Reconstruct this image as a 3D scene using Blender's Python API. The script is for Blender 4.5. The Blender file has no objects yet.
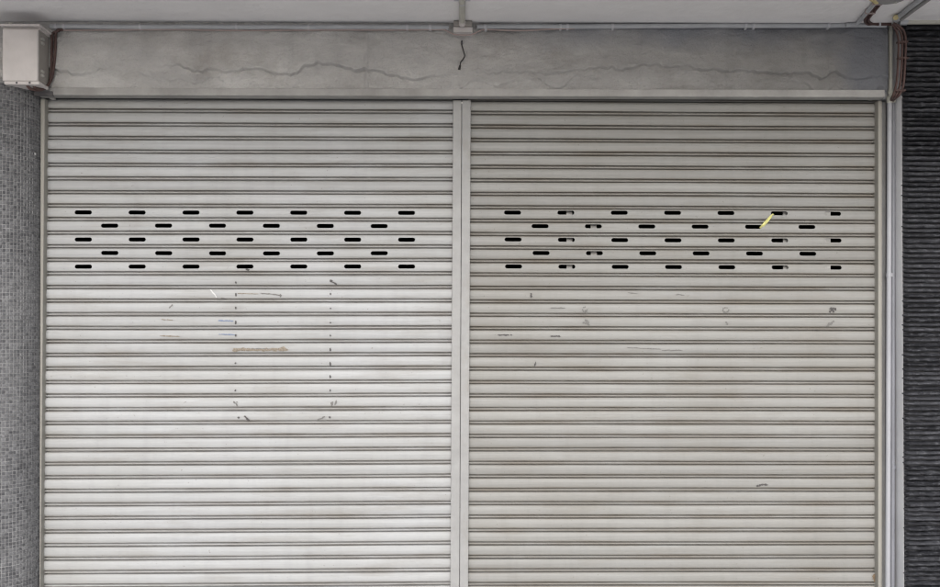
import bpy, math, random
import numpy as np
from mathutils import Matrix, Vector, Euler
random.seed(7); rng = np.random.default_rng(7)
S = bpy.context.scene
COL = S.collection

# ------------------------------------------------------------------ camera
F = 900.0                      # focal length in photo pixels (940 wide)
PU, PV = 470.0, 323.0          # principal point in the photo
CAM = Vector((0.0, -5.0, 1.62))
YAW, PITCH, ROLL = 0.015, 0.008, 0.0012
cd = bpy.data.cameras.new('camera'); cam = bpy.data.objects.new('camera', cd); COL.objects.link(cam)
cd.sensor_width = 36; cd.lens = F/940*36; cd.shift_y = (PV-293.5)/940; cd.clip_end = 500; cd.clip_start = .05
cam.location = CAM; cam.rotation_euler = (math.pi/2+PITCH, ROLL, -YAW)
S.camera = cam
CM = Euler(cam.rotation_euler).to_matrix()
# ------------------------------------------------------------------ light
SUN_EL, SUN_AZ = math.radians(24), math.radians(-3)     # azimuth measured from -Y (street side) towards -X (left)
w = bpy.data.worlds.new('World'); S.world = w; w.use_nodes = True
nt = w.node_tree; nt.nodes.clear()
sky = nt.nodes.new('ShaderNodeTexSky'); sky.sky_type = 'NISHITA'; sky.sun_disc = False
sky.sun_elevation = SUN_EL; sky.sun_rotation = math.pi - SUN_AZ
sky.air_density = 1.0; sky.dust_density = 1.5; sky.ozone_density = 1.0
hs = nt.nodes.new('ShaderNodeHueSaturation'); hs.inputs['Saturation'].default_value = .30   # overcast: almost grey sky
bg = nt.nodes.new('ShaderNodeBackground'); bg.inputs['Strength'].default_value = .14
wo = nt.nodes.new('ShaderNodeOutputWorld')
nt.links.new(sky.outputs[0], hs.inputs['Color']); nt.links.new(hs.outputs[0], bg.inputs[0]); nt.links.new(bg.outputs[0], wo.inputs[0])
sd = bpy.data.lights.new('sun', 'SUN'); sd.energy = 0.72; sd.angle = math.radians(36); sd.color = (1, .975, .96)
so = bpy.data.objects.new('sun', sd); COL.objects.link(so)
sdir = Vector((math.sin(SUN_AZ)*math.cos(SUN_EL), -math.cos(SUN_AZ)*math.cos(SUN_EL), math.sin(SUN_EL)))   # towards the sun
so.rotation_euler = sdir.to_track_quat('Z', 'Y').to_euler()
S.view_settings.view_transform = 'Standard'; S.view_settings.look = 'None'
S.view_settings.exposure = 0.95; S.view_settings.gamma = 1
S.render.engine = 'CYCLES'
S.cycles.filter_width = 1.1; S.cycles.max_bounces = 8; S.cycles.diffuse_bounces = 6
S.render.resolution_x = 1024; S.render.resolution_y = 639

# ------------------------------------------------------------------ helpers
def ray(u, v):
    return CM @ Vector(((u-PU)/F, -(v-PV)/F, -1.0))
def at(u, v, Y=0.0):           # point seen at photo pixel (u, v) on the vertical plane Y
    d = ray(u, v); t = (Y-CAM.y)/d.y
    return CAM + d*t
def atz(u, v, Z):              # the same on the horizontal plane Z
    d = ray(u, v); t = (Z-CAM.z)/d.z
    return CAM + d*t

class MB:
    def __init__(s): s.v = []; s.f = []; s.sm = []
    def add(s, vs, fs, smooth=False):
        o = len(s.v); s.v += [tuple(p) for p in vs]
        for f in fs: s.f.append(tuple(i+o for i in f)); s.sm.append(smooth)
    def box(s, a, b, bev=0.0):
        x0, y0, z0 = a; x1, y1, z1 = b
        if bev <= 0:
            s.add([(x0,y0,z0),(x1,y0,z0),(x1,y1,z0),(x0,y1,z0),(x0,y0,z1),(x1,y0,z1),(x1,y1,z1),(x0,y1,z1)],
                  [(0,3,2,1),(4,5,6,7),(0,1,5,4),(1,2,6,5),(2,3,7,6),(3,0,4,7)]); return
        # chamfered box: three nested rings
        def ring(i, z): return [(x0+i,y0+0,z)]
        e = bev
        P = []
        for z, k in ((z0, 1), (z0+e, 0), (z1-e, 0), (z1, 1)):
            j = e if k else 0
            P.append([(x0+e,y0+j,z),(x1-e,y0+j,z),(x1-j,y0+e,z),(x1-j,y1-e,z),(x1-e,y1-j,z),(x0+e,y1-j,z),(x0+j,y1-e,z),(x0+j,y0+e,z)])
        vs = sum(P, []); fs = []
        for r in range(3):
            for i in range(8):
                a_, b_ = r*8+i, r*8+(i+1) % 8
                fs.append((a_, b_, b_+8, a_+8))
        fs.append(tuple(range(7, -1, -1))); fs.append(tuple(range(24, 32)))
        s.add(vs, fs)
    def tube(s, pts, r, n=10, cap=True):
        pts = [Vector(p) for p in pts]; m = len(pts); vs = []; fs = []
        rr = r if isinstance(r, (list, tuple)) else [r]*m
        up = Vector((0,0,1))
        t0 = (pts[1]-pts[0]).normalized()
        if abs(t0.dot(up)) > .9: up = Vector((0,1,0))
        nrm = t0.cross(up).normalized()
        for i, p in enumerate(pts):
            t = (pts[min(i+1, m-1)]-pts[max(i-1, 0)]).normalized()
            nrm = (nrm - t*nrm.dot(t)).normalized(); bi = t.cross(nrm)
            for k in range(n):
                a = 2*math.pi*k/n
                vs.append(p + (nrm*math.cos(a)+bi*math.sin(a))*rr[i])
        for i in range(m-1):
            for k in range(n):
                k2 = (k+1) % n
                fs.append((i*n+k, i*n+k2, (i+1)*n+k2, (i+1)*n+k))
        s.add(vs, fs, True)
        if cap:
            s.add(vs[:n], [tuple(range(n-1, -1, -1))]); s.add(vs[-n:], [tuple(range(n))])
    def mesh(s, name, m):
        me = bpy.data.meshes.new(name); me.from_pydata(s.v, [], s.f)
        me.polygons.foreach_set('use_smooth', s.sm); me.materials.append(m); me.update(); return me
    def build(s, name, m, parent=None, loc=(0,0,0)):
        return link(name, s.mesh(name, m), parent, loc)
def link(name, me, parent=None, loc=(0,0,0), rot=(0,0,0)):
    o = bpy.data.objects.new(name, me); COL.objects.link(o); o.location = loc; o.rotation_euler = rot
    if parent: o.parent = parent
    return o
def tag(o, label=None, cat=None, group=None, kind=None):
    if label: o['label'] = label
    if cat: o['category'] = cat
    if group: o['group'] = group
    if kind: o['kind'] = kind
    return o
def thing(name, loc, label, cat, group=None):
    o = bpy.data.objects.new(name, None); COL.objects.link(o); o.location = loc; o.empty_display_size = .1
    return tag(o, label, cat, group)
def spline(pts, n=8):          # Catmull-Rom through points
    P = [Vector(p) for p in pts]; P = [P[0]*2-P[1]] + P + [P[-1]*2-P[-2]]; out = []
    for i in range(1, len(P)-2):
        for k in range(n):
            t = k/n; a, b, c, d = P[i-1:i+3]
            out.append(.5*((2*b)+(c-a)*t+(2*a-5*b+4*c-d)*t*t+(3*b-a-3*c+d)*t**3))
    out.append(P[-2]); return out
_lat = rng.random((64, 64, 64))
def vnoise(x, y, z=0.0):       # smooth value noise 0..1 (numpy arrays)
    x, y, z = np.broadcast_arrays(np.asarray(x, float), np.asarray(y, float), np.asarray(z, float))
    xi, yi, zi = np.floor(x).astype(int), np.floor(y).astype(int), np.floor(z).astype(int)
    fx, fy, fz = x-xi, y-yi, z-zi
    fx, fy, fz = [f*f*(3-2*f) for f in (fx, fy, fz)]
    r = 0
    for a in (0, 1):
        for b in (0, 1):
            for c in (0, 1):
                r = r + _lat[(xi+a) % 64, (yi+b) % 64, (zi+c) % 64]*(fx if a else 1-fx)*(fy if b else 1-fy)*(fz if c else 1-fz)
    return r

# ------------------------------------------------------------------ materials
class NT:
    def __init__(s, name, rough=.6, spec=.4, metal=0.0):
        s.m = bpy.data.materials.new(name); s.m.use_nodes = True; s.t = s.m.node_tree
        s.b = s.t.nodes['Principled BSDF']; s.b.inputs['Roughness'].default_value = rough
        s.b.inputs['Specular IOR Level'].default_value = spec; s.b.inputs['Metallic'].default_value = metal
        g = s.t.nodes.new('ShaderNodeNewGeometry'); s.pos = g.outputs['Position']; s.island = g.outputs['Random Per Island']
        s.objrand = s.t.nodes.new('ShaderNodeObjectInfo').outputs['Random']
    def n(s, typ, **kw):
        nd = s.t.nodes.new(typ)
        for k, v in kw.items():
            if k[0] == '_': setattr(nd, k[1:], v)
            else: s.put(nd.inputs[k], v)
        return nd
    def put(s, inp, v):
        if isinstance(v, bpy.types.NodeSocket): s.t.links.new(v, inp)
        else: inp.default_value = v
    def noise(s, scale, stretch=(1,1,1), detail=4, rough=.55, dist=0, off=(0,0,0)):
        mp = s.n('ShaderNodeMapping', Vector=s.pos, Scale=stretch, Location=off)
        return s.n('ShaderNodeTexNoise', Vector=mp.outputs[0], Scale=scale, Detail=detail, Roughness=rough, Distortion=dist).outputs['Fac']
    def ramp(s, fac, lo, hi, a=0.0, b=1.0):
        return s.n('ShaderNodeMapRange', Value=fac, **{'From Min': lo, 'From Max': hi, 'To Min': a, 'To Max': b}).outputs[0]
    def mix(s, fac, a, b, mode='MIX'):
        nd = s.t.nodes.new('ShaderNodeMix'); nd.data_type = 'RGBA'; nd.blend_type = mode
        s.put(nd.inputs[0], fac); s.put(nd.inputs[6], c4(a)); s.put(nd.inputs[7], c4(b)); return nd.outputs[2]
    def math(s, op, a, b=0.0):
        nd = s.t.nodes.new('ShaderNodeMath'); nd.operation = op; s.put(nd.inputs[0], a); s.put(nd.inputs[1], b); return nd.outputs[0]
    def val(s, col, fac):      # multiply a colour by a scalar
        return s.mix(1.0, col, s.n('ShaderNodeCombineColor', Red=fac, Green=fac, Blue=fac).outputs[0], 'MULTIPLY')
    def axis(s, i): return s.n('ShaderNodeSeparateXYZ', Vector=s.pos).outputs[i]
    def bump(s, h, dist, strength=1.0):
        nd = s.n('ShaderNodeBump', Height=h, Strength=strength, Distance=dist); s.t.links.new(nd.outputs[0], s.b.inputs['Normal'])
    def col(s, c): s.put(s.b.inputs['Base Color'], c4(c)); return s.m
    def rough(s, v): s.put(s.b.inputs['Roughness'], v)
def c4(c): return c if isinstance(c, bpy.types.NodeSocket) else (tuple(c)+(1,) if len(c) == 3 else c)

def slat_mat(name, base, stain, seed, edge):
    k = NT(name, .55, .35)
    oz = k.n('ShaderNodeSeparateXYZ', Vector=k.n('ShaderNodeTexCoord').outputs['Object']).outputs[2]
    st = k.noise(3.0, (.35, 1, 30), 3, off=(seed, 0, 0))
    fine = k.noise(9.0, (.5, 1, 60), 3, off=(seed, 3, 0))
    blot = k.noise(1.3, (.8, 1, 1.4), 5, off=(seed, 0, 7))
    dirt = k.noise(4.0, (.45, 1, 3.0), 6, .65, off=(seed, 9, 0))
    runs = k.noise(6.0, (2.2, 1, .25), 4, .6, off=(seed, 2, 4))
    c = k.mix(k.ramp(blot, .35, .68), base, stain)
    c = k.val(c, k.ramp(st, .3, .7, .92, 1.06)); c = k.val(c, k.ramp(fine, .3, .7, .94, 1.04))
    c = k.val(c, k.ramp(k.objrand, 0, 1, .93, 1.05))
    c = k.val(c, k.ramp(runs, .50, .78, 1.0, .92))
    c = k.mix(k.ramp(dirt, .52, .78, 0, .45), c, (.19, .168, .138))
    # patchy brown grime on the slat edges, with shade painted in beside the grooves
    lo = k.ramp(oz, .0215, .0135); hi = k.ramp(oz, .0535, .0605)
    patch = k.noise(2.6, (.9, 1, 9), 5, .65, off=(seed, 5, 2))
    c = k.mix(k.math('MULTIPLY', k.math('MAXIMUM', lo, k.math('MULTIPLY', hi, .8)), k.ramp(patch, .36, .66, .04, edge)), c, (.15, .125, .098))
    speck = k.noise(70, (1, 1, 1), 2, .5)
    c = k.mix(k.ramp(speck, .72, .76, 0, .55), c, (.14, .125, .105))
    k.rough(k.ramp(dirt, .3, .75, .46, .66))
    k.bump(k.math('ADD', k.noise(2.2, (1, 1, 3), 2), k.math('MULTIPLY', k.noise(40, (.1, 1, 2), 2), .05)), .005, .3)
    return k.col(c)
def plain(name, base, rough=.6, var=.12, sc=6.0, bump=0.0, bsc=80, spec=.4, metal=0.0, stain=None, stf=.4):
    k = NT(name, rough, spec, metal)
    c = k.val(base, k.ramp(k.noise(sc, detail=5), .3, .7, 1-var, 1+var))
    if stain: c = k.mix(k.ramp(k.noise(sc*.6, (1, 1, .5), 6, .65, off=(5, 2, 8)), .5, .75, 0, stf), c, stain)
    if bump: k.bump(k.noise(bsc, detail=4), bump, .6)
    return k.col(c)

M = {}
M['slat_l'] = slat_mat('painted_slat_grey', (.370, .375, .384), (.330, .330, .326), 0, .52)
M['slat_r'] = slat_mat('painted_slat_beige', (.275, .273, .265), (.238, .232, .219), 31, .64)  # beige paint, also darkened for light falling off to the right
M['rail'] = plain('rail_metal', (.27, .26, .235), .5, .08, 3, stain=(.30, .26, .22))
M['post'] = plain('post_metal', (.27, .268, .267), .5, .09, 14, stain=(.20, .185, .165), stf=.6)
M['dark'] = plain('unlit_room', (.05, .05, .05), .9)
M['ceiling'] = plain('ceiling_paint', (.78, .765, .77), .8, .05, 2.2, .02, 7, stain=(.62, .605, .61))
M['floor'] = plain('floor_cement', (.56, .55, .54), .8, .1, 2, .002, 60)
M['road'] = plain('street_concrete', (.34, .335, .325), .9, .15, 3, .004, 90)
M['kerb'] = plain('kerb_concrete', (.38, .38, .36), .85, .1, 5, .002, 90)
M['wall'] = plain('wall_plaster', (.40, .40, .41), .8, .08, 3, .002, 50, stain=(.30, .30, .33))
M['jamb'] = plain('jamb_plaster', (.66, .66, .675), .75, .08, 5, .001, 60, stain=(.48, .48, .52))
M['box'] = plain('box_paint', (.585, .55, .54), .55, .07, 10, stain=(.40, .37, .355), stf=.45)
M['boxside'] = plain('box_side_darker', (.30, .28, .26), .5, .06, 12, stain=(.28, .26, .24))  # casing sides and junction base, toned darker than the covers
M['metal'] = plain('zinc_metal', (.50, .49, .47), .4, .08, 20, metal=.4)
M['steel_dark'] = plain('dark_steel', (.10, .095, .10), .6, .1, 20)
M['pvc'] = plain('pvc_grey', (.40, .41, .43), .5, .10, 8, stain=(.27, .27, .29))
M['pvc_beige'] = plain('pvc_beige', (.46, .45, .40), .45, .07, 8, stain=(.33, .32, .30))
M['pvc_yellow'] = plain('pvc_yellowed', (.50, .42, .22), .5, .1, 20)
M['pipe'] = plain('pipe_white', (.325, .33, .355), .46, .06, 4, stain=(.25, .25, .275), stf=.6)
M['pipe_grey'] = plain('pipe_grey', (.20, .205, .23), .5, .08, 6, stain=(.13, .13, .14))
M['maroon'] = plain('cable_maroon', (.075, .042, .038), .5, .12, 18)
M['pink'] = plain('cable_dusty', (.36, .29, .275), .6, .1, 10)
M['clip'] = plain('clip_metal', (.48, .48, .50), .5, .08, 30)
M['black'] = plain('wire_black', (.03, .028, .028), .6)
M['ribbon'] = plain('ribbon_yellow', (.57, .55, .21), .5, .1, 60)
M['bar'] = plain('bar_pale', (.42, .41, .40), .5, .1, 40)
M['patch'] = plain('patch_board', (.27, .265, .255), .7, .15, 60)
M['white_tear'] = plain('torn_paper', (.58, .58, .58), .8, .03)
M['paper_grey'] = plain('old_paper', (.52, .52, .51), .8, .03)
M['scuff'] = plain('scuff_grey', (.075, .07, .07), .8, .4, 300)
M['scuff_light'] = plain('scuff_pale', (.16, .155, .15), .8, .3, 300)
M['tape_brown'] = plain('tape_brown', (.215, .182, .145), .7, .4, 160)
M['tape_blue'] = plain('tape_blue', (.17, .205, .29), .7, .2, 200)
M['rust'] = plain('rust', (.16, .115, .075), .9, .4, 200)
M['lamp'] = plain('lamp_grey', (.26, .255, .25), .6, .08, 20)

def beam_mat():
    k = NT('beam_plaster', .85, .25)
    n1 = k.noise(1.6, (.6, 1, 1.3), 6, .6); n2 = k.noise(7, (.7, 1, 1.5), 5, .6, off=(2, 1, 5))
    c = k.mix(k.ramp(n1, .32, .68), (.53, .52, .51), (.41, .402, .396))
    c = k.val(c, k.ramp(n2, .3, .7, .86, 1.10)); c = k.mix(k.ramp(k.noise(3.2, (.8, 1, 1.2), 7, .7, off=(9, 1, 2)), .50, .68, 0, .55), c, (.29, .272, .25))
    # old blue-grey paint left towards the top and the right-hand end, with an uneven edge
    x, z = k.axis(0), k.axis(2)
    edge = k.math('ADD', k.math('MULTIPLY', k.noise(2.6, (1, 1, 1), 4, off=(7, 0, 1)), .34), k.math('MULTIPLY', k.noise(14, (1, 1, 1), 3), .05))
    up = k.ramp(k.math('ADD', z, edge), 3.34, 3.50); rt = k.ramp(x, .15, .9)
    en = k.ramp(k.math('ADD', x, edge), 2.28, 2.43)
    blue = k.math('MAXIMUM', k.math('MULTIPLY', up, rt), en)
    c = k.mix(k.math('MULTIPLY', blue, .7), c, (.25, .27, .32))
    run = k.noise(5.0, (1.6, 1, .12), 4, .6, off=(1, 4, 0))
    c = k.val(c, k.ramp(run, .55, .8, 1.0, .86)); c = k.val(c, k.ramp(x, -1.2, 2.0, 1.0, .52))  # last factor: light falloff towards the right, painted into the colour
    k.bump(k.math('ADD', k.noise(26, detail=6, rough=.65), k.math('MULTIPLY', k.noise(120, detail=3), .4)), .012, .9)
    return k.col(c)
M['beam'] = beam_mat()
def tile_mat():
    k = NT('mosaic_tile', .38, .4)
    c = k.mix(k.island, (.062, .062, .068), (.145, .145, .153))
    wash = k.noise(4.0, (1.6, 1.6, .5), 5, .7, off=(0, 3, 1)); fine = k.noise(60, detail=3)
    c = k.mix(k.math('MULTIPLY', k.ramp(wash, .48, .72), k.ramp(fine, .35, .6, .1, .75)), c, (.20, .20, .205))
    return k.col(c)
M['tile'] = tile_mat()
M['grout'] = plain('mosaic_grout', (.23, .228, .23), .9, .3, 14)
def rib_mat():
    k = NT('black_slate', .7, .25)
    c = k.mix(k.objrand, (.012, .0125, .016), (.052, .053, .061))
    c = k.mix(k.ramp(k.noise(24, (1, 1, 3), 5, .65), .5, .75, 0, .65), c, (.15, .152, .168))
    k.bump(k.noise(60, (.5, 1, 1.6), 5, .7), .010, .9)
    return k.col(c)
M['rib'] = rib_mat()
M['mortar'] = plain('mortar_dark', (.045, .045, .05), .9, .2, 20)
M['render_edge'] = plain('mortar_pale', (.30, .30, .30), .9, .25, 40)

# ------------------------------------------------------------------ setting
BY = -0.10                                     # plane of the beam face
ZC = at(470, 23.5, BY).z                       # ceiling height
XJL = at(39.3, 330, -.045).x                         # left jamb face
XJR = at(893.0, 330, -.02).x                   # right jamb face
m = MB(); m.box((-9, -2.3, ZC), (9, 3.4, ZC+.25)); tag(m.build('ceiling', M['ceiling']), kind='structure')
m = MB(); m.box((-9, -2.4, -.2), (9, 3.4, 0)); tag(m.build('walkway_floor', M['floor']), kind='structure')
m = MB(); m.box((-9, -2.55, -.3), (9, -2.402, -.002)); tag(m.build('kerb', M['kerb']), kind='structure')
m = MB(); m.add([(-120,-160,-.14),(120,-160,-.14),(120,-2.552,-.14),(-120,-2.552,-.14)], [(0,1,2,3)]); tag(m.build('road', M['road']), kind='structure')
m = MB(); m.box((-9, 3.2, .002), (9, 3.39, ZC-.002)); tag(m.build('interior_wall_back', M['dark']), kind='structure')
m = MB(); m.box((-2.75, .12, .002), (-2.60, 3.198, ZC-.002)); tag(m.build('interior_wall_left', M['dark']), kind='structure')
m = MB(); m.box((2.75, .12, .002), (2.90, 3.198, ZC-.002)); tag(m.build('interior_wall_right', M['dark']), kind='structure')
m = MB(); m.box((-2.598, .12, 2.95), (2.748, 3.198, 2.99)); tag(m.build('interior_ceiling', M['dark']), kind='structure')

# ------------------------------------------------------------------ plaster beam
XBL, XBR = -3.0, at(887.5, 60, BY).x
ZB = at(470, 90.2, BY).z                       # lower edge of the plaster
beam = thing('plaster_beam', (0, BY, ZB), 'rough grey plaster beam with wavy ridges above both shutters', 'beam')
nx, nz = 1500, 130
xs = np.linspace(XBL, XBR, nx); zs = np.linspace(ZB, ZC-.001, nz)
X, Z = np.meshgrid(xs, zs)
px2x = lambda u: at(u, 70, BY).x
# line of the wavy plaster lap, measured along the beam: (photo x, photo y)
lap = [(-120,72),(40,68),(58,70),(72,74.5),(85,74.5),(100,70.5),(112,69.5),(122,71),(132,67),(142,65),(152,68),(165,66),(178,66),(188,70),(200,72),(212,69),(225,72),(240,71),
       (255,71),(268,73),(280,75),(297,74),(304,66),(318,63),(330,65),(345,70),(362,70),(378,71),(390,75),(405,79),(420,80.5),(436,77),(448,74),(470,74),(490,74),(502,72),(512,74),
       (528,71),(545,75),(560,74),(575,72),(590,70),(600,67),(612,67.5),(622,71),(634,70),(645,66),(655,65),(668,68),(685,66),(700,72),(712,70),(724,73),(738,70),(755,74),(775,75),(790,74),
       (808,75),(820,80),(835,73),(845,79),(860,78),(875,78),(900,78)]
lz = [(at(u, v, BY).x, at(u, v, BY).z) for u, v in lap]
L1 = np.interp(xs, [p[0] for p in lz], [p[1] for p in lz]) + (vnoise(xs*40, 3)-.5)*.012 + (vnoise(xs*13, 8)-.5)*.014
amp = np.interp(xs, [px2x(u) for u in (40, 60, 250, 300, 420, 470, 600, 720, 800, 870)], [.6, .9, .9, 1.15, 1.1, .6, .9, 1.0, .95, .7])
amp = amp*np.clip(vnoise(xs*2.3, 61)*2.6-.35, .12, 1.25)
def step(d, wd): return 1/(1+np.exp(-np.clip(d/wd, -40, 40)))
D = -(.0205*amp)[None, :]*step(Z-L1[None, :], .0022)*np.exp(-np.clip(Z-L1[None, :], 0, 9)/.16)        # thicker coat above the lap
L2 = L1 - .055 + (vnoise(xs*9, 21)-.5)*.07
a2 = np.clip(vnoise(xs*3.1, 40)*2.4-.55, 0, 1)
D += -(.0110*a2)[None, :]*step(Z-L2[None, :], .0025)*np.exp(-np.clip(Z-L2[None, :], 0, 9)/.05)
D += (vnoise(X*2.5, Z*6, 9)-.5)*.018 + (vnoise(X*5, Z*9)-.5)*.014 + (vnoise(X*16, Z*30, 2)-.5)*.008 + (vnoise(X*40, Z*75, 4)-.5)*.0040
xr = px2x(366.5) + (Z-ZB)*.012                  # the upright seam left by the shuttering
seam = np.exp(-((X-xr)/.010)**2)*np.clip((ZC-.05-Z)/.05, 0, 1)
D += -.010*seam - .0025*step(X-xr, .003)*np.exp(-np.clip(X-xr, 0, 9)/.06)
# hairline cracks
ck = np.exp(-((Z-(L1[None, :]-.003))/.0028)**2)*(amp[None, :]*np.clip(vnoise(X*12, 5.5)*2.4-.7, 0, 1))
D += .008*ck
vs = np.stack([X, BY+D, Z], -1).reshape(-1, 3) - np.array([0, BY, ZB])
idx = np.arange(nx*nz).reshape(nz, nx)
fs = np.stack([idx[:-1, :-1], idx[:-1, 1:], idx[1:, 1:], idx[1:, :-1]], -1).reshape(-1, 4)
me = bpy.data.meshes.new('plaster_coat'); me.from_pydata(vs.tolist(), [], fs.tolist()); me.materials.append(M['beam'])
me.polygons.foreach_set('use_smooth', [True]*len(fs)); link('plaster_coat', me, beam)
m = MB(); m.box((XBL, .02, .002), (XBR-.002, .22, ZC-ZB-.002)); m.box((XBR-.001, .05, -.03), (XJR-.002, .20, ZC-ZB-.003)); m.build('core', M['wall'], beam)
ZL = at(470, 96.3, BY-.012).z                  # lower edge of the pale strip under the plaster
m = MB(); m.box((XJL+.012, -.014, ZL-ZB), (at(884, 92, BY).x, .05, .004), .003); m.build('edge_strip', plain('strip_paint', (.33, .322, .314), .85, .14, 7, .014, 22, stain=(.22, .211, .20), stf=.6), beam)

# ------------------------------------------------------------------ roller shutters
PROF_P = .0755
SAG = .0050; G = .0130                         # face runs from z = G to PITCH-G, bead around z = 0
f0, f1 = G, PROF_P-G
def face_y(z): return -SAG*(1-((z-(f0+f1)/2)/((f1-f0)/2))**2)
lower = [(.026, -.0110), (.0245, -.0054), (.0055, -.0048), (.0010, -.0036), (-.0006, 0), (.0010, .0036), (.0055, .0048), (.0230, .0056), (.0255, .0090), (.0230, .0122), (.003, .0126)]
upper = [(.003, f1+.0004), (.0230, f1+.0008), (.0260, f1+.0026), (.0275, f1+.014)]
NF = 8
facez = [f0 + (f1-f0)*i/NF for i in range(NF+1)]
def slat_mesh(name, L, mat_, slots=(), zoff=0.0, bow=(0, 0, 0)):
    """one interlocking slat, x from 0 to L, local z = 0 at its lower joint; slots = centres of oval vents"""
    b = MB()
    def strip(prof, x0, x1, sm):
        n = len(prof); sg = max(1, round((x1-x0)/.42))
        vs = [(x0+(x1-x0)*j/sg, y, z) for j in range(sg+1) for y, z in prof]
        b.add(vs, [(j*n+i, (j+1)*n+i, (j+1)*n+i+1, j*n+i+1) for j in range(sg) for i in range(n-1)], sm)
    strip(lower + [(face_y(f0), f0)], 0, L, True)
    strip([(face_y(f1), f1)] + upper, 0, L, True)
    fp = [(face_y(z), z) for z in facez]
    W, H = .094, .0225; zc = (f0+f1)/2 + zoff; r = H/2; mg = .006; cur = 0.0
    for c in slots:
        x0, x1 = c-W/2-mg, c+W/2+mg
        strip(fp, cur, x0, True); cur = x1
        inner = []; outer = []
        xa, xb = c-W/2+r, c+W/2-r
        for i in range(5): t = i/4; inner.append((xa+(xb-xa)*t, zc+r)); outer.append((xa+(xb-xa)*t, f1))
        def arc(cx, a0, a1):
            ca = []
            for i in range(1, 12): ca.append(a0+(a1-a0)*i/12)
            ex = x1 if cx == xb else x0
            for zz in (f1, f0):
                ca.append(math.atan2(zz-zc, ex-cx))
            if cx == xa: ca = [a if a > 0 else a+2*math.pi for a in ca]
            for a in sorted(ca, reverse=True):
                dx, dz = math.cos(a), math.sin(a)
                t = 1e9
                if abs(dx) > 1e-9: t = min(t, ((x1 if dx > 0 else x0)-cx)/dx)
                if abs(dz) > 1e-9: t = min(t, ((f1 if dz > 0 else f0)-zc)/dz)
                inner.append((cx+dx*r, zc+dz*r)); outer.append((cx+dx*t, zc+dz*t))
        arc(xb, math.pi/2, -math.pi/2)
        for i in range(5): t = i/4; inner.append((xb+(xa-xb)*t, zc-r)); outer.append((xb+(xa-xb)*t, f0))
        arc(xa, 3*math.pi/2, math.pi/2)
        n = len(inner); R = 5; vs = []
        for k in range(R):
            t = k/(R-1)
            for (ix, iz), (ox, oz) in zip(inner, outer):
                z = iz+(oz-iz)*t; vs.append((ix+(ox-ix)*t, face_y(z), z))
        fs = []
        for k in range(R-1):
            for i in range(n):
                j = (i+1) % n; fs.append((k*n+i, (k+1)*n+i, (k+1)*n+j, k*n+j))
        b.add(vs, fs, True)
        rim = [(x, face_y(z), z) for x, z in inner] + [(x, face_y(z)+.004, z) for x, z in inner]
        b.add(rim, [(i, (i+1) % n, n+(i+1) % n, n+i) for i in range(n)], True)
    strip(fp, cur, L, True)
    A, B, ph = bow            # years of rolling leave every slat a little bowed
    b.v = [(x, y+B*math.sin(5.1*x/L+ph), z+A*math.sin(math.pi*x/L)+.4*A*math.sin(7*x/L+ph)) for x, y, z in b.v]
    return b.mesh(name, mat_)

SH = {}
def shutter(label, ul, ur, vl0, pl, vr0, pr, mat_, rows, nslat, extra):
    """ul/ur: photo columns where the joints were measured; vl0 + k*pl: height of joint k at ul, same at ur"""
    A = at(ul, 330); B = at(ur, 330)
    root = thing('roller_shutter', ((A.x+B.x)/2, 0, 0), label, 'shutter', 'roller shutters')
    x0, x1 = A.x-extra[0], B.x+extra[1]; L = x1-x0
    bw = lambda: (random.uniform(-.0018, .0018), random.uniform(-.002, .002), random.uniform(0, 6))
    plains = [slat_mesh('slat', L, mat_, bow=bw()) for _ in range(9)]
    info = {}
    for k in range(-1, nslat):
        a, b_ = at(ul, vl0+k*pl), at(ur, vr0+k*pr)
        if k == 34: pass
        za = a.z - PROF_P*0; zb = b_.z
        # joint k is the lower joint of slat k
        ang = math.atan2(zb-za, b_.x-a.x) + random.uniform(-1, 1)*.0004
        z0 = za + (x0-a.x)*math.tan(ang)
        if z0 < .05: break
        me_ = random.choice(plains)
        if k in rows:
            us, zo = rows[k]
            vm = vl0+k*pl - 6.8
            me_ = slat_mesh('vented_slat', L, mat_, [at(u, vm).x-x0 for u in us], zo, bw())
        o = link('slat', me_, root, (x0-root.location.x, random.uniform(-1, 1)*.0022, z0), (0, -ang, 0))
        info[k] = (x0, z0, ang, o.location.y)
    zlast = z0 + (PROF_P if z0 < .05 else 0)
    m = MB(); m.box((x0-root.location.x, -.012, .006), (x1-root.location.x, .012, zlast-.012), .003); m.build('bottom_bar', M['rail'], root)
    SH[mat_.name] = (root, info)
    return root, info
rowA = [83.5+53.85*i for i in range(7)]; rowB = [110+53.85*i for i in range(6)]
lrows = {8: (rowA, .000), 9: (rowB, .001), 10: (rowA, 0.0), 11: (rowB, 0.001), 12: (rowA, 0.0)}
r1 = [512.5+53.28*i for i in range(7)]; r2 = [540+53.28*i for i in range(6)]
sh = lambda r, d: [u+d for u in r]
rrows = {8: (r1, .008), 9: (r2, .008), 10: (sh(r1, .5), .008), 11: (sh(r2, 1), .008), 12: (sh(r1, 1), .008)}
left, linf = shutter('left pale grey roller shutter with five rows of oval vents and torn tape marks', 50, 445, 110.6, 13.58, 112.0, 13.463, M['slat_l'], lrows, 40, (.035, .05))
right, rinf = shutter('right beige roller shutter with a yellow ribbon tied through its vents', 475, 876, 113.2, 13.45, 115.3, 13.374, M['slat_r'], rrows, 40, (.04, .02))

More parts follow.
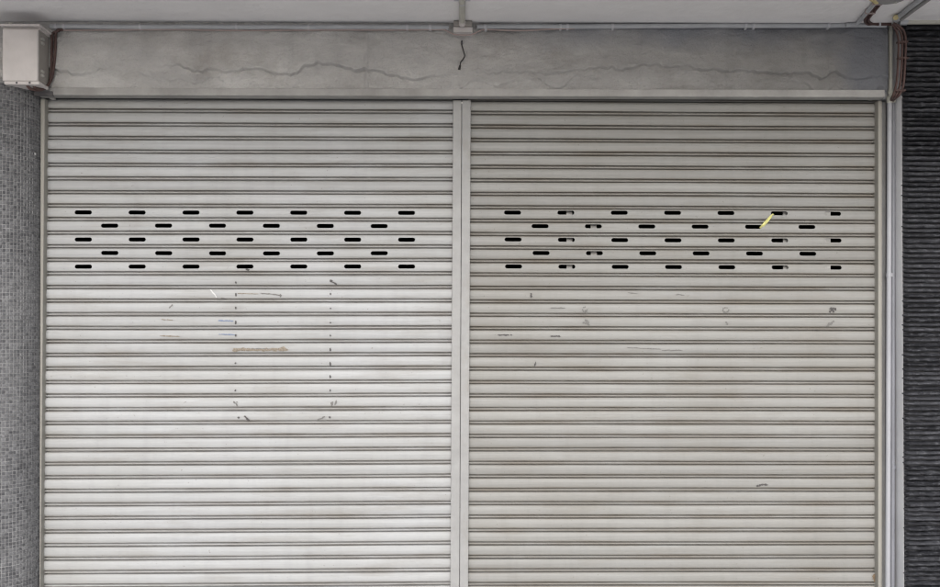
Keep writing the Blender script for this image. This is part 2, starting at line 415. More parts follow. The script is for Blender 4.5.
def upright(ua, va, ub, vb, Y):   # straight edge of an upright measured top and bottom -> x at z=0 and z=ZL
    a, b_ = at(ua, va, Y), at(ub, vb, Y)
    s = (a.x-b_.x)/(a.z-b_.z)
    return b_.x - s*b_.z, b_.x + s*(ZL-b_.z)
def lean_box(b, e0, e1, y0, y1, z1, bev=.002):
    (a0, a1), (c0, c1) = e0, e1       # (x at floor, x at top) for left and right edge
    n = 1
    y0b = y0+bev
    prof0 = [(a0, y1), (a0, y0b), (a0+bev, y0), (c0-bev, y0), (c0, y0b), (c0, y1)]
    prof1 = [(a1, y1), (a1, y0b), (a1+bev, y0), (c1-bev, y0), (c1, y0b), (c1, y1)]
    vs = [(x, y, .003) for x, y in prof0] + [(x, y, z1) for x, y in prof1]; k = 6
    b.add(vs, [(i, i+1, k+i+1, k+i) for i in range(k-1)] + [(0, k, 2*k-1, k-1), tuple(range(k-1, -1, -1)), tuple(range(k, 2*k))])
# guide rails belong to their shutters
def local(o): # move mesh made in world coordinates under its root
    o.location = -Vector(o.parent.location); return o
m = MB(); lean_box(m, (XJL+.003, XJL+.003), upright(46, 100, 41.6, 580, -.03), -.045, .06, ZL-.002); local(m.build('guide_rail', M['rail'], left))
m = MB(); lean_box(m, upright(877, 105, 877, 585, -.03), upright(880.8, 105, 880.8, 585, -.03), -.045, .06, ZL-.002); local(m.build('guide_rail', M['rail'], right))
m = MB(); lean_box(m, upright(880.9, 105, 881, 585, -.02), upright(886, 105, 885, 585, -.02), -.02, .06, ZL-.002); local(m.build('rail_flange', M['post'], right))
# stop lugs at the top corners
for par, (u, v) in ((left, (52.5, 98.3)), (right, (871.5, 98.8))):
    p = at(u, v, -.03); m = MB(); m.box((p.x-.012, -.045, p.z-.006), (p.x+.012, -.012, p.z+.009), .002); m.tube([(p.x, -.05, p.z), (p.x, -.03, p.z)], .005, 8); local(m.build('stop_lug', M['metal'], par))
# uprights seen through the vents of the right shutter
for u, wpx, Y in ((569.5, 6, .042), (594, 6, .046), (787, 7, .032)):
    a, c = at(u-wpx/2, 300, Y).x, at(u+wpx/2, 300, Y).x
    m = MB(); m.box((a, Y, 1.6), (c, Y+.012, 2.5), .001); local(m.build('stiffener_bar', M['bar'], right))
for k in (8, 10, 12):             # scraps of board stuck behind the last vents
    p = at(827, 115+13.4*k-8, .003); m = MB(); m.box((p.x-.024, .0045, p.z-.018), (p.x+.021, .0060, p.z+.019)); local(m.build('vent_patch', M['patch'], right))
# centre post
post = thing('centre_post', (at(460, 585).x, 0, 0), 'narrow grey metal post between the two roller shutters', 'post')
e0 = upright(453, 105, 450.3, 580, -.034); e1 = upright(461.6, 105, 459.4, 580, -.034); e2 = upright(462, 105, 459.8, 580, -.034); e3 = upright(470.8, 105, 468.2, 580, -.034)
for a, b_, yy in ((e0, e1, -.034), (e2, e3, -.036)):
    m = MB(); lean_box(m, a, b_, yy, .06, ZL-.002); local(m.build('channel', M['post'], post))
p = at(461.8, 103, -.036); m = MB(); m.tube([(p.x, -.039, p.z), (p.x, -.03, p.z)], .004, 8); local(m.build('screw', M['metal'], post))

# ------------------------------------------------------------------ mosaic column on the left
CY = -.27; CX = XJL; ZT = at(20, 86.5, CY).z + .045
colm = thing('mosaic_column', (CX-.25, CY+.1, 0), 'grey mosaic tiled column at the left jamb below the meter box', 'column')
RC = .235                                      # radius of the rounded corner
def col_path(d):              # point and outward normal after walking d along the plan outline from the rail
    side = -.004-(CY+RC); arc = RC*math.pi/2
    if d < side: return (CX, -.004-d), (1, 0)
    if d < side+arc:
        t = (d-side)/RC; return (CX-RC+RC*math.cos(t), CY+RC-RC*math.sin(t)), (math.cos(t), -math.sin(t))
    return (CX-RC-(d-side-arc), CY), (0, -1)
plen = -.004-(CY+RC) + RC*math.pi/2 + .30
pl = [(CX, .115)] + [col_path(plen*i/60)[0] for i in range(61)]; pl.append((pl[-1][0], .115)); n = len(pl)
m = MB(); m.add([(x, y, .003) for x, y in pl] + [(x, y, ZT) for x, y in pl], [(i, (i+1) % n, n+(i+1) % n, n+i) for i in range(n)] + [tuple(range(n-1, -1, -1)), tuple(range(n, 2*n))])
local(m.build('grout_bed', M['grout'], colm))
m = MB(); TP = .0178; TS = .0153
nrow = int((ZT-.01)/TP); ncol = int(plen/TP)-1
def tile(b, o, e1, n_):       # a tile: bevelled low block; e1 = direction along the row, n_ = outward normal
    e1 = np.array(e1, float); n_ = np.array(n_, float); up = np.array((0, 0, 1.0)); o = np.array(o, float)
    t = .0022 + random.uniform(-.0006, .0006); tl = random.uniform(-.0008, .0008); t2 = random.uniform(-.0008, .0008)
    c = [o, o+e1*TS, o+e1*TS+up*TS, o+up*TS]; bv = .0022
    ci = [o+e1*bv+up*bv, o+e1*(TS-bv)+up*bv, o+e1*(TS-bv)+up*(TS-bv), o+e1*bv+up*(TS-bv)]
    h = [t-tl-t2, t+tl-t2, t+tl+t2, t-tl+t2]
    b.add(c + [p+n_*k for p, k in zip(ci, h)], [(4,5,6,7), (0,1,5,4), (1,2,6,5), (2,3,7,6), (3,0,4,7)])
for rr_ in range(nrow):
    z = .008 + rr_*TP + random.uniform(-.0006, .0006)
    for c in range(ncol):
        (x, y), (nx_, ny_) = col_path(c*TP+TP/2+random.uniform(-.0007, .0007))
        ex, ey = -ny_, nx_       # along the row, seen from outside left to right
        tile(m, (x-ex*TS/2+nx_*.0002, y-ey*TS/2+ny_*.0002, z), (ex, ey, 0), (nx_, ny_, 0))
tl_ = local(m.build('mosaic_tiles', M['tile'], colm)); tl_['kind'] = 'stuff'
(sx, sy), _n = col_path(.085); p = at(31.5, 154, sy)
m = MB(); m.box((sx-.004, sy-.007, p.z-.007), (sx+.0045, sy+.006, p.z+.006), .002); local(m.build('paint_spot', M['white_tear'], colm))
# plaster wall further left, in the plane behind the column
m = MB(); m.box((-9, BY+.02, .003), (pl[-1][0]-.002, .11, ZC-.003)); tag(m.build('plaster_wall', M['wall']), 'grey plaster wall beyond the mosaic column', 'wall')

# ------------------------------------------------------------------ right jamb and black slate column
SY = -.13
slate = thing('slate_column', (XJR+.35, SY+.1, 0), 'column clad in rough black slate ribs at the right edge', 'column')
xs0 = XJR + .002
m = MB(); m.box((XJR, SY, .003), (xs0-.0015, .115, ZC-.004)); local(m.build('plaster_jamb', M['jamb'], slate))
m = MB(); m.box((xs0-.0010, SY+.004, .003), (xs0+.62, .115, ZC-.003)); local(m.build('backing', M['mortar'], slate))
variants = []
NXR, LR = 44, .60
for vno in range(14):
    g = np.random.default_rng(100+vno); b = MB(); vs = []
    x = np.linspace(0, LR, NXR) + np.r_[g.uniform(-.002, .002), np.zeros(NXR-1)]
    a = g.uniform(0, 40)
    top = .44 + (vnoise(x*22, a)-.5)*.22 + (vnoise(x*75, a+3)-.5)*.14
    out = .032 + (vnoise(x*14, a+7)-.5)*.018 + (vnoise(x*60, a+9)-.5)*.010
    out[0] *= .35; top[0] = .1
    low = -.44 + (vnoise(x*22, a+13)-.5)*.16; low[0] = -.1
    prof = 6
    for i in range(NXR):
        o_ = out[i]; jj = (g.random(2)-.5)*.10
        vs += [(x[i], .006, low[i]), (x[i], -o_*.72, low[i]*.86), (x[i], -o_, low[i]*.35+jj[0]*.5), (x[i], -o_*.95, top[i]*.35+jj[1]*.5), (x[i], -o_*.60, top[i]*.88), (x[i], .006, top[i])]
    fs = [(i*prof+k, (i+1)*prof+k, (i+1)*prof+k+1, i*prof+k+1) for i in range(NXR-1) for k in range(prof-1)]
    fs += [tuple(range(prof-1, -1, -1)), tuple(range((NXR-1)*prof, NXR*prof))]
    b.add(vs, fs); variants.append(b.mesh('slate_rib', M['rib']))
z = .012; sl = Vector(slate.location)
while z < ZC-.03:
    h = random.uniform(.0240, .0310)
    o = link('slate_rib', random.choice(variants), slate, Vector((xs0-.001+random.uniform(-.002, .002), SY+random.uniform(-.003, .004), z+h/2))-sl, (0, random.uniform(-.006, .006), 0))
    o.scale = (1, random.uniform(.8, 1.2), h*random.uniform(.82, 1.0)); z += h
m = MB(); m.box((xs0+.622, BY+.02, .003), (9, .11, ZC-.003)); tag(m.build('plaster_wall', M['wall']), 'grey plaster wall beyond the black slate column', 'wall')

# ------------------------------------------------------------------ meter box at the top left
bxb = BY-.012; bxf = bxb-.135
fa, fb = at(3.2, 29.5, bxf), at(37.6, 80.5, bxf)       # front face corners
box = thing('meter_box', ((fa.x+fb.x)/2, bxb, fb.z), 'beige metal meter box under the ceiling at top left', 'meter box')
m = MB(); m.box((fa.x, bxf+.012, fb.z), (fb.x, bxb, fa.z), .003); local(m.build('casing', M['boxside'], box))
m = MB(); m.box((fa.x-.002, bxf-.006, fb.z-.004), (fb.x+.003, bxf+.010, fa.z+.001), .004); local(m.build('cover', M['box'], box))
m = MB(); m.box((fa.x-.012, bxf-.022, fa.z+.012), (fb.x+.020, bxb, fa.z+.022), .002); m.box((fa.x-.006, bxf+.012, fa.z+.0008), (fb.x+.006, bxb, fa.z+.0125)); local(m.build('rain_hood', M['box'], box))
m = MB(); m.box((fa.x+.006, bxf-.003, fb.z-.022), (fb.x+.010, bxb-.03, fb.z-.0045), .003); bt = local(m.build('base_tray', M['box'], box))
for du in (17, 30): 
    p = at(du, 83, bxf); m = MB(); m.tube([(p.x, bxf-.004, p.z), (p.x, bxf+.02, p.z)], .006, 8); local(m.build('cable_gland', M['steel_dark'], box))
for v in (39.5, 43.5, 72, 76):
    p = at(41, v, bxf+.05); m = MB(); m.box((fb.x-.002, p.y-.014, p.z-.008), (fb.x+.008, p.y+.014, p.z+.008), .002); local(m.build('latch', M['metal'], box))
m = MB(); m.tube([(fa.x+.03, bxf+.02, fa.z+.022), (fa.x+.03, bxf+.02, fa.z+.04)], .012, 10); local(m.build('conduit_stub', M['pvc_beige'], box))

# cables beside the meter box
CB = BY-.022
def cable(name, pts, r, mt, label, cat='cable', group=None, clips=()):
    P = [at(*p) if len(p) == 3 else p for p in pts]
    root = thing(name, P[0], label, cat, group)
    m = MB(); m.tube(spline(P, 8), r, 8); local(m.build('sheath', mt, root))
    for c in clips:
        q = at(*c); m = MB(); m.box((q.x-.006, q.y-r-.004, q.z-r-.003), (q.x+.006, BY+.0, q.z+r+.003), .0015); local(m.build('clip', M['clip'], root))
    return root
cable('cable', [(63, 29.8, CB), (57, 31, CB), (55.5, 38, CB), (55, 55, CB), (53, 72, CB), (50, 82, CB), (45, 88.5, CB-.03), (37, 90.3, CB-.06), (30, 88.6, CB-.09), (27, 85, CB-.10)], .0075, M['maroon'], 'maroon cable looping down the right side of the meter box')
cable('cable', [(59, 31, CB), (52.5, 34, CB), (52, 44, CB), (51.5, 60, CB), (51, 74, CB), (49, 84, CB-.01), (42, 88.8, CB-.05), (36, 88.4, CB-.08), (33, 85, CB-.09)], .0070, M['maroon'], 'inner dark cable tight against the meter box')
p = at(46, 93.6, BY-.02)
m = MB(); m.box((at(36, 93, -.09).x, -.10, p.z-.010), (at(55, 93, -.09).x, BY-.016, p.z+.012), .002)
tag(m.build('angle_bracket', M['steel_dark']), 'short dark steel bracket under the meter box at shutter corner', 'bracket')

# ------------------------------------------------------------------ conduit along the ceiling joint
def conduit_run(ua, va, ub, vb, r, Y, mt, label, clipx, name='conduit'):
    a, c = at(ua, va, Y), at(ub, vb, Y)
    root = thing(name, a, label, 'conduit')
    N = 14; P = [a.lerp(c, i/N) + Vector((0, 0, random.uniform(-.0015, .0015))) for i in range(N+1)]
    m = MB(); m.tube(P, r, 12); local(m.build('pipe', mt, root))
    for u in clipx:
        t = (u-ua)/(ub-ua); q = a.lerp(c, t)
        m = MB(); m.tube([(q.x-.006, q.y, q.z), (q.x+.006, q.y, q.z)], r+.0022, 12); m.box((q.x-.006, q.y, q.z-r-.005), (q.x+.006, BY+.004, q.z-r+.002), .001); local(m.build('saddle', M['clip'], root))
    return root
conduit_run(50, 26.8, 449, 27.6, .0125, BY-.020, M['pvc'], 'grey conduit along the ceiling left of the small junction box', (56, 64, 140, 236, 308, 407, 430))
conduit_run(477, 27.2, 886, 25.4, .0125, BY-.020, M['pvc'], 'grey conduit along the ceiling right of the small junction box', (485, 560, 567, 612, 745, 753, 828))
cable('thin_cable', [(57, 30.6, CB+.004), (110, 30.2, CB+.004), (170, 29.9, CB+.004), (240, 30.6, CB+.004), (330, 30.2, CB+.004), (400, 30.2, CB+.004), (440, 29.8, CB), (447, 31.2, CB-.01), (453, 34.2, CB-.02), (463, 35.4, CB-.024), (472, 34.6, CB-.02), (479, 31.4, CB-.01), (486, 29.8, CB), (520, 30.8, CB), (555, 29.2, CB), (575, 28.6, CB+.002)], .0042, M['pink'], 'dusty thin cable sagging under the small junction box', clips=((447, 30, CB), (486, 29.6, CB)))
# junction box
ja, jb = at(453.3, 26.8, BY-.042), at(472.6, 32.4, BY-.042)
jr = thing('junction_box', ((ja.x+jb.x)/2, BY, jb.z), 'small pale junction box under the ceiling above the centre post', 'junction box')
m = MB(); m.box((ja.x, BY-.042, jb.z), (jb.x, BY-.002, ja.z), .003); local(m.build('lid', M['box'], jr))
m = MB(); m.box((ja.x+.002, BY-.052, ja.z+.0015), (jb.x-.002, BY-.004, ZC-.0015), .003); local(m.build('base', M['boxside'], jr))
# conduit running out from it along the ceiling
ZQ = ZC-.016
q0, q1 = atz(462.3, 21, ZQ), atz(462, -4, ZQ); q1 = q0 + (q1-q0).normalized()*2.2; q1.z = ZQ
cr = thing('conduit', q0, 'conduit crossing the ceiling towards the street from the junction box', 'conduit')
m = MB(); m.tube([q0+Vector((0, .03, -.004)), q0, q1], .0155, 12); local(m.build('pipe', M['pvc_beige'], cr))
m = MB(); m.tube([q0+Vector((0, .034, -.006)), q0+Vector((0, .0, -.002))], .0185, 12); local(m.build('adaptor', M['box'], cr))
for v in (3,):
    q = atz(462.2, v, ZQ); m = MB(); m.box((q.x-.042, q.y-.007, ZC-.006), (q.x+.042, q.y+.007, ZC-.0015), .001); m.tube([(q.x, q.y-.007, ZQ), (q.x, q.y+.007, ZQ)], .0175, 12); local(m.build('saddle', M['clip'], cr))
# loose wire hanging on the beam
W = BY-.010
wr = thing('loose_wire', at(462, 42, W), 'short black wire end hanging on the beam above the centre post', 'wire')
m = MB(); m.tube(spline([at(462, 40.5, W), at(461.6, 44, W), at(462.6, 48, W), at(464, 53, W), at(464.6, 56.5, W), at(462.6, 60, W), at(460.6, 62.5, W), at(460.2, 66, W), at(459, 69.5, W)], 5), .0032, 7); local(m.build('strand', M['black'], wr))
m = MB(); m.tube([at(460.2, 65.5, W), at(459.1, 69.8, W)], [.0055, .0065], 8); local(m.build('tip', M['black'], wr))
m = MB(); m.tube([at(461.9, 42, W+.004), at(461.8, 44.2, W-.002)], .005, 8); local(m.build('nail', M['steel_dark'], wr))

# ------------------------------------------------------------------ cables and pipes at the top right
R_ = at(859, 25, BY-.02)
def ceilpath(name, pts, r, mt, label, cat, extend=1.6, group=None, part='pipe'):
    P = [Vector(p) for p in pts]; d = (P[-1]-P[-2]); d.z = 0; d.normalize(); P.append(P[-1]+d*extend)
    root = thing(name, P[0], label, cat, group); m = MB(); m.tube(P, r, 10); local(m.build(part, mt, root)); return root
zz = ZC-.014
ceilpath('conduit', [at(846, 25.6, BY-.04), at(857, 24.2, BY-.045), atz(861, 19.5, zz), atz(873, 5.5, zz)], .011, M['pvc'], 'grey conduit slanting across the ceiling beside maroon cables', 'conduit', .9)
for i, (du, lab) in enumerate(((0, 'maroon cable slanting across the ceiling nearest the grey conduit'), (3.4, 'maroon cable slanting across the ceiling nearest the round box'))):
    root = thing('cable', at(870, 25, BY-.04), lab, 'cable')
    pts = spline([at(891, 24.6-i*1.6, BY-.03), at(880, 24.8-i*1.6, BY-.03), at(868+du*.8, 24.4-i*1.4, BY-.035), atz(865+du, 19.2, zz), atz(870+du, 12.6, zz), atz(877.5+du, 3.4, zz)], 6)
    d = (pts[-1]-pts[-3]); d.z = 0; d.normalize(); pts.append(pts[-1]+d*.9)
    m = MB(); m.tube(pts, .0075, 8); local(m.build('sheath', M['maroon'], root))
    if i == 0:
        for v, uu in ((12, 869.5), (3, 876.5)):
            q = atz(uu, v, zz); m = MB(); m.box((q.x-.022, q.y-.006, zz-.011), (q.x+.030, q.y+.006, ZC-.001), .001); local(m.build('strap', M['pink'], root))
        q = at(879.5, 24.2, BY-.03); m = MB(); m.box((q.x-.005, q.y-.010, q.z-.012), (q.x+.005, BY, q.z+.016), .001); local(m.build('clip', M['clip'], root))
q = atz(874.5, -1, ZC-.02); m = MB(); m.tube([q+Vector((-.02, -.015, 0)), q+Vector((.025, .03, 0))], .017, 12)
tag(m.build('conduit_elbow', M['pvc_yellow']), 'yellowed conduit joint on the ceiling beside the round box', 'elbow')
# round box on the ceiling
q = atz(891, -2.5, ZC-.02)
lr = thing('round_ceiling_box', q, 'round dark grey box on the ceiling at top right', 'ceiling box')
m = MB(); n = 28
prof = [(.078, ZC-.0015), (.078, ZC-.022), (.072, ZC-.030), (.050, ZC-.034), (0.002, ZC-.036)]
vs = [(q.x+r*math.cos(2*math.pi*k/n), q.y+r*math.sin(2*math.pi*k/n), z) for r, z in prof for k in range(n)]
m.add(vs, [(i*n+k, i*n+(k+1) % n, (i+1)*n+(k+1) % n, (i+1)*n+k) for i in range(len(prof)-1) for k in range(n)], True)
local(m.build('casing', M['lamp'], lr))
for a in (.7, 3.8):
    m = MB(); c = (q.x+.055*math.cos(a), q.y+.055*math.sin(a)); m.tube([(c[0], c[1], ZC-.037), (c[0], c[1], ZC-.030)], .006, 8); local(m.build('screw', M['metal'], lr))
# the pair of conduits slanting out to the right
for du, rr, mt, lab in ((0, .013, 'pvc', 'left conduit of the pair slanting across the ceiling at right corner'), (5.5, .012, 'lamp', 'right conduit of the pair slanting across the ceiling at right corner')):
    ceilpath('conduit', [atz(895.5+du*1.1, 19.6-du*.1, zz), atz(907+du*1.2, 10, zz), atz(919+du*1.3, 1, zz)], rr, M[mt], lab, 'conduit', .9)
# conduit over the slate column
a, c = at(903, 21.6, SY-.03), at(975, 21.2, SY-.03)
cr2 = thing('conduit', a, 'pale conduit on the ceiling line above the black slate column', 'conduit')
m = MB(); m.tube([a, c], .017, 12); local(m.build('pipe', M['pvc_beige'], cr2))
m = MB(); m.tube([a+Vector((-.02, 0, 0)), a+Vector((.02, 0, 0))], .021, 12); local(m.build('coupling', M['pvc'], cr2))
# beige riser with elbow, then the wide pale pipe down the jamb
PY = -.085
vp = thing('beige_riser', at(890.5, 98, PY), 'beige conduit bending from ceiling down the right end of the beam', 'conduit')
m = MB(); m.tube(spline([atz(895.2, 18.2, ZC-.022), at(893.2, 20.6, PY-.02), at(891.2, 25, PY), at(890.4, 31, PY), at(890.3, 45, PY), at(890.5, 70, PY), at(890.6, 97, PY)], 7), .0105, 12); local(m.build('pipe', M['pvc_beige'], vp))
m = MB(); m.tube(spline([atz(896, 17.6, ZC-.022), at(894, 19.4, PY-.02), at(892.6, 21.6, PY-.006)], 4), .0135, 12); local(m.build('elbow', M['pvc_yellow'], vp))
for v in (32.5, 92):
    p = at(890.4, v, PY); m = MB(); m.tube([(p.x, PY, p.z-.010), (p.x, PY, p.z+.010)], .0135, 12); local(m.build('collar', M['pvc_beige'], vp))
def down_pipe(name, ut, ub, Y, r, mt, label, vs_):
    dp = thing(name, at(ub, 590, Y), label, 'pipe', 'pipes down the right jamb')
    a, c = at(ut, 101, Y), at(ub, 590, Y); s_ = (a-c)/(a.z-c.z); c = c - s_*(c.z-.004)
    dp.location = c
    m = MB(); m.tube([c, c.lerp(a, .5), a], [r*1.04, r, r*.95], 20); local(m.build('tube', M[mt], dp))
    m = MB(); m.tube([a-Vector((0, 0, .012)), a+Vector((0, 0, .016)), a+Vector((.001, 0, .03))], [r+.003, r+.003, .010], 16); local(m.build('reducer', M['pvc_beige'], dp))
    for v in vs_:
        p = at(ut+(ub-ut)*(v-101)/489, v, Y); m = MB(); m.tube([(p.x, Y, p.z-.011), (p.x, Y, p.z+.011)], r+.0025, 18); m.box((p.x+r, Y+.004, p.z-.011), (p.x+r+.012, Y+.012, p.z+.011), .002); local(m.build('saddle', M[mt], dp))
down_pipe('down_pipe', 889.6, 887.6, -.075, .0130, 'pipe', 'pale lavender pipe running down the right jamb nearest the shutter', (275,))
down_pipe('down_pipe', 893.4, 892.2, -.050, .0120, 'pipe_grey', 'darker grey pipe squeezed between the pale pipe and the jamb', (467,))
# maroon cables looping down beside the slate
for i, (du, lab) in enumerate(((-5.4, 'innermost of the three maroon cables looping beside the slate column'), (-1.8, 'middle of the three maroon cables looping beside the slate column'), (1.6, 'outermost of the three maroon cables looping beside the slate column'))):
    Y = SY-.028-.004*i
    k = du
    P = [at(893+k*.2, 24.5-i*.5, Y), at(898+k*.7, 27.5-i*.6, Y), at(902.5+k, 33-i*.5, Y), at(904+k, 42, Y), at(903.6+k, 60, Y), at(902.6+k, 78, Y), at(901+k, 88, Y), at(897.5+k*.8, 95.5, Y), at(893.5+k*.4, 99.5, -.10), at(891, 103, -.045)]
    root = thing('cable', P[0], lab, 'cable', 'maroon cables beside the slate'); m = MB(); m.tube(spline(P, 7), .0068, 8); local(m.build('sheath', M['maroon'], root))
    if i == 1:
        for u, v in ((902.2, 42.5), (902.6, 58.5), (899.6, 91)):
            q = at(u, v, Y); m = MB(); m.box((q.x-.028, q.y-.012, q.z-.005), (q.x+.028, q.y+.012, q.z+.005), .001); local(m.build('tie', M['maroon'], root))

# ------------------------------------------------------------------ yellow ribbon through two vents
rb = thing('yellow_ribbon', at(765, 222, -.01), 'yellow ribbon tied diagonally between two vents of the right shutter', 'ribbon')
c0, c1 = [(773.5, 214), (771, 216.4), (767, 221), (763.5, 225), (760.6, 228.5)], [.004, -.010, -.013, -.011, .004]
pts = [at(u, v, y) for (u, v), y in zip(c0, c1)]; pts = spline(pts, 5); m = MB(); vs = []
N = len(pts)
for i, p in enumerate(pts):
    t = (pts[min(i+1, N-1)]-pts[max(i-1, 0)]); t.y = 0; t.normalize(); s_ = Vector((-t.z, 0, t.x)); wd = .0055+.0045*i/N
    tw = .003*math.sin(i*.5)
    vs += [p+s_*wd+Vector((0, tw, 0)), p+Vector((0, -.0035, 0)), p-s_*wd+Vector((0, -tw, 0)), p+Vector((0, .0015, 0))]
m.add(vs, [(i*4+k, i*4+(k+1) % 4, (i+1)*4+(k+1) % 4, (i+1)*4+k) for i in range(N-1) for k in range(4)])
local(m.build('band', M['ribbon'], rb))

# ------------------------------------------------------------------ tape residue and scuffs stuck to the slats
def surf(u, v, info, lift=.0006):
    p = at(u, v)
    for k, (x0, z0, ang, yo) in info.items():
        zl = p.z - (z0 + (p.x-x0)*math.tan(ang))
        if 0 <= zl < PROF_P:
            zl = min(max(zl, f0), f1); y = yo + face_y(zl) - lift
            return at(u, v, y)
    return at(u, v, -SAG-lift)
def blob(b, c, rx, rz, ang, info, n=11):
    """thin ragged flake centred on photo point c"""
    rx *= 1.2; rz *= 1.3
    ring = []
    for k in range(n):
        a = 2*math.pi*k/n; r = random.uniform(.65, 1.2)
        dx, dz = rx*r*math.cos(a), rz*r*math.sin(a)
        ring.append((c[0]+dx*math.cos(ang)-dz*math.sin(ang), c[1]+dx*math.sin(ang)+dz*math.cos(ang)))
    top = [surf(u, v, info, .0034) for u, v in ring]; bot = [surf(u, v, info, -.0015) for u, v in ring]
    mid = surf(c[0], c[1], info, .0036)
    b.add(top+bot+[mid], [(k, (k+1) % n, 2*n) for k in range(n)] + [(n+k, n+(k+1) % n, (k+1) % n, k) for k in range(n)])
def mark(name, par, info, mt, blobs):
    b = MB()
    for (u, v, rx, rz, a) in blobs: blob(b, (u, v), rx, rz, a, info)
    return local(b.build(name, mt, par))
def line(u0, v0, u1, v1, n, rx, rz, jit=.25, keep=1.0):
    out = []; a = math.atan2(v1-v0, u1-u0)
    for i in range(n):
        if random.random() > keep: continue
        t = (i+.5)/n; out.append((u0+(u1-u0)*t+random.uniform(-jit, jit), v0+(v1-v0)*t+random.uniform(-jit, jit), max(rx, .75*math.hypot(u1-u0, v1-v0)/n)*random.uniform(.85, 1.35), rz*random.uniform(.6, 1.3), a))
    return out
Lm = lambda name, mt, bl: mark(name, left, linf, M[mt], bl)
Rm = lambda name, mt, bl: mark(name, right, rinf, M[mt], bl)
Lm('torn_tape', 'white_tear', [(213.4, 293.2, 4.4, .55, .83), (211.5, 290.6, 2.0, .4, .8), (216, 296.5, 1.4, .45, 1.0)])
Lm('tape_residue', 'tape_blue', line(219, 320.6, 233, 321, 7, 1.5, .55, .12, 1)); Lm('tape_residue', 'tape_blue', line(219, 334.2, 235, 334.6, 8, 1.4, .5, .12, 1))
Lm('tape_residue', 'tape_brown', line(234, 349.6, 287, 349.4, 26, 2.0, 1.15, .45, .95) + [(236, 350, 2.6, 1.9, 0), (284, 349, 2.8, 1.8, .3), (280, 349.6, 2, 1.5, .6)])
Lm('tape_residue', 'scuff_light', line(252, 348.6, 272, 349.2, 8, 1.1, .4, .3))
Lm('tape_residue', 'tape_brown', line(238, 293.4, 258, 294, 16, 1.1, .32, .2, 1)); Lm('tape_residue', 'scuff_light', line(261, 293.2, 281, 295, 16, 1.2, .4, .3, 1) + [(280.5, 295.6, .9, 1.3, 0)])
for v, s in ((282.5, .8), (294.6, 1.1), (308, .9), (322.3, 1.5), (335.2, 1.0), (363.2, .5), (390.4, .45)):
    Lm('tape_tick', 'scuff', [(235.8-(v-282)*.004, v, .75, .85*s+.4, random.uniform(-.2, .2))])
for v, s in ((294, .8), (308.5, .4), (322.5, .45), (335.6, .6), (349.6, 1.6), (364, 1.8), (376.6, 1.4), (390.5, .8)):
    Lm('tape_tick', 'scuff', [(330.6-(v-282)*.004, v, .7, .75*s+.35, random.uniform(-.2, .2))])
Lm('scuff', 'scuff', [(331, 280.9, 1.5, 1.0, .4)] + line(331.5, 281.5, 336.5, 284.4, 4, 1.2, .8, .2, 1))
Lm('scuff', 'scuff_light', [(234.3, 402.4, 1.3, .6, .9), (236.4, 404.4, 1.7, .7, 1.2), (237, 402, .7, .5, 0)]); Lm('scuff', 'scuff_light', [(332, 403.5, 1.3, 1.7, .2), (335.6, 403, .8, 2.2, .35)])
Lm('scuff', 'scuff', [(238.4, 417.4, 1.0, .8, 0)]); Lm('scuff', 'scuff', line(244.5, 416, 248.6, 420, 4, 1.2, .8, .2, 1))
Lm('scuff', 'scuff_light', line(318, 419.6, 324, 416.8, 5, 1.2, .7, .3, 1)); Lm('scuff', 'scuff', [(329.8, 417.2, 1.1, .7, 0)])
Lm('scuff', 'scuff_light', line(169.2, 307.6, 172.6, 304.8, 4, .9, .5, .1, 1)); Lm('tape_residue', 'tape_brown', line(162, 319.4, 172, 320, 6, 1.2, .35, .2, .8))
Lm('tape_residue', 'tape_brown', line(161, 336, 178.5, 336.2, 9, 1.2, .5, .2, .85)); Lm('scuff', 'scuff', [(247.6, 269.6, 1.6, 1.1, .2)])
Lm('scuff', 'scuff_light', line(220, 298.6, 224, 298.2, 3, 1, .3, .1, 1))
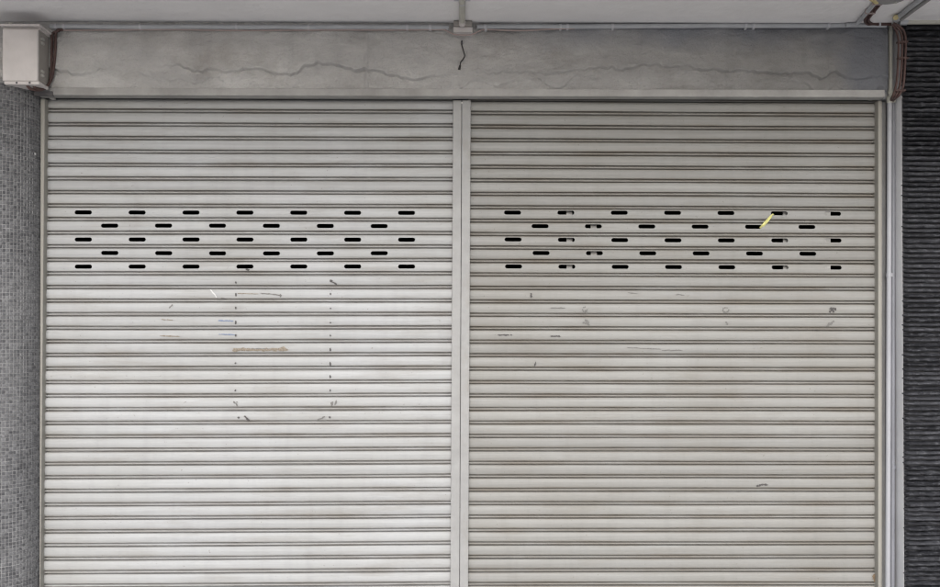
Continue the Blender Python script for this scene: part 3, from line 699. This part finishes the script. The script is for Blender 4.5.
Rm('scuff', 'scuff', [(531.2, 293.8, .8, .7, 0), (531.2, 296.4, .9, 1.3, 0)]); Rm('tape_residue', 'scuff_light', line(551, 308, 565, 308.2, 9, 1.0, .45, .2, .95))
Rm('scuff', 'scuff_light', [(585+2.2*math.cos(a), 309.6+2.6*math.sin(a), .75, .6, a) for a in (0, .8, 1.6, 2.4, 3.1, 4.0, 4.8)] + [(586, 311, 1.1, .9, 0)])
Rm('scuff', 'scuff_light', [(586.5+random.uniform(-3, 3), 322.4+random.uniform(-2.4, 2.4), 1.1, .8, random.uniform(0, 3)) for _ in range(10)])
Rm('tape_residue', 'scuff', line(498, 334.8, 512, 335.2, 10, .8, .5, .25, .85)); Rm('tape_residue', 'scuff', line(551, 336, 560, 336.2, 7, .8, .6, .2, .9))
Rm('scuff', 'scuff', [(535.2, 364.2, .7, 1.9, .2)])
Rm('scuff', 'scuff_light', line(628, 347.4, 660, 349, 14, 1.2, .22, .3, 1)); Rm('scuff', 'scuff_light', line(662, 350.6, 681, 350, 10, 1.2, .4, .5, 1))
Rm('scuff', 'scuff_light', line(676, 294.6, 684, 295.4, 5, .9, .4, .7, .9)); Rm('scuff', 'scuff_light', line(629, 292.8, 637, 293.6, 4, .9, .3, .4, .9))
Rm('scuff', 'scuff_light', [(725.8+2.8*math.cos(a), 310+2.4*math.sin(a), .9, .6, a+1.57) for a in (0, .7, 1.4, 2.1, 2.8, 3.6, 4.4, 5.2)]); Rm('scuff', 'scuff_light', [(726.5, 322.4, 1.0, .7, .6), (727.4, 324.2, .8, .9, 0)])
Rm('scuff', 'scuff', [(832.8+random.uniform(-3, 3), 310+random.uniform(-2, 2), 1.2, .8, random.uniform(0, 3)) for _ in range(9)]); Rm('scuff', 'scuff_light', line(828, 325, 834, 321.6, 6, 1.4, .9, .5, 1))
Rm('scuff', 'scuff', line(757.5, 485.6, 767.5, 484.4, 9, 1.1, .75, .6, .95))
Rm('rust_stain', 'rust', [(874.5, 577+random.uniform(-3, 3), .8, 1.8, random.uniform(0, 3)) for _ in range(7)])
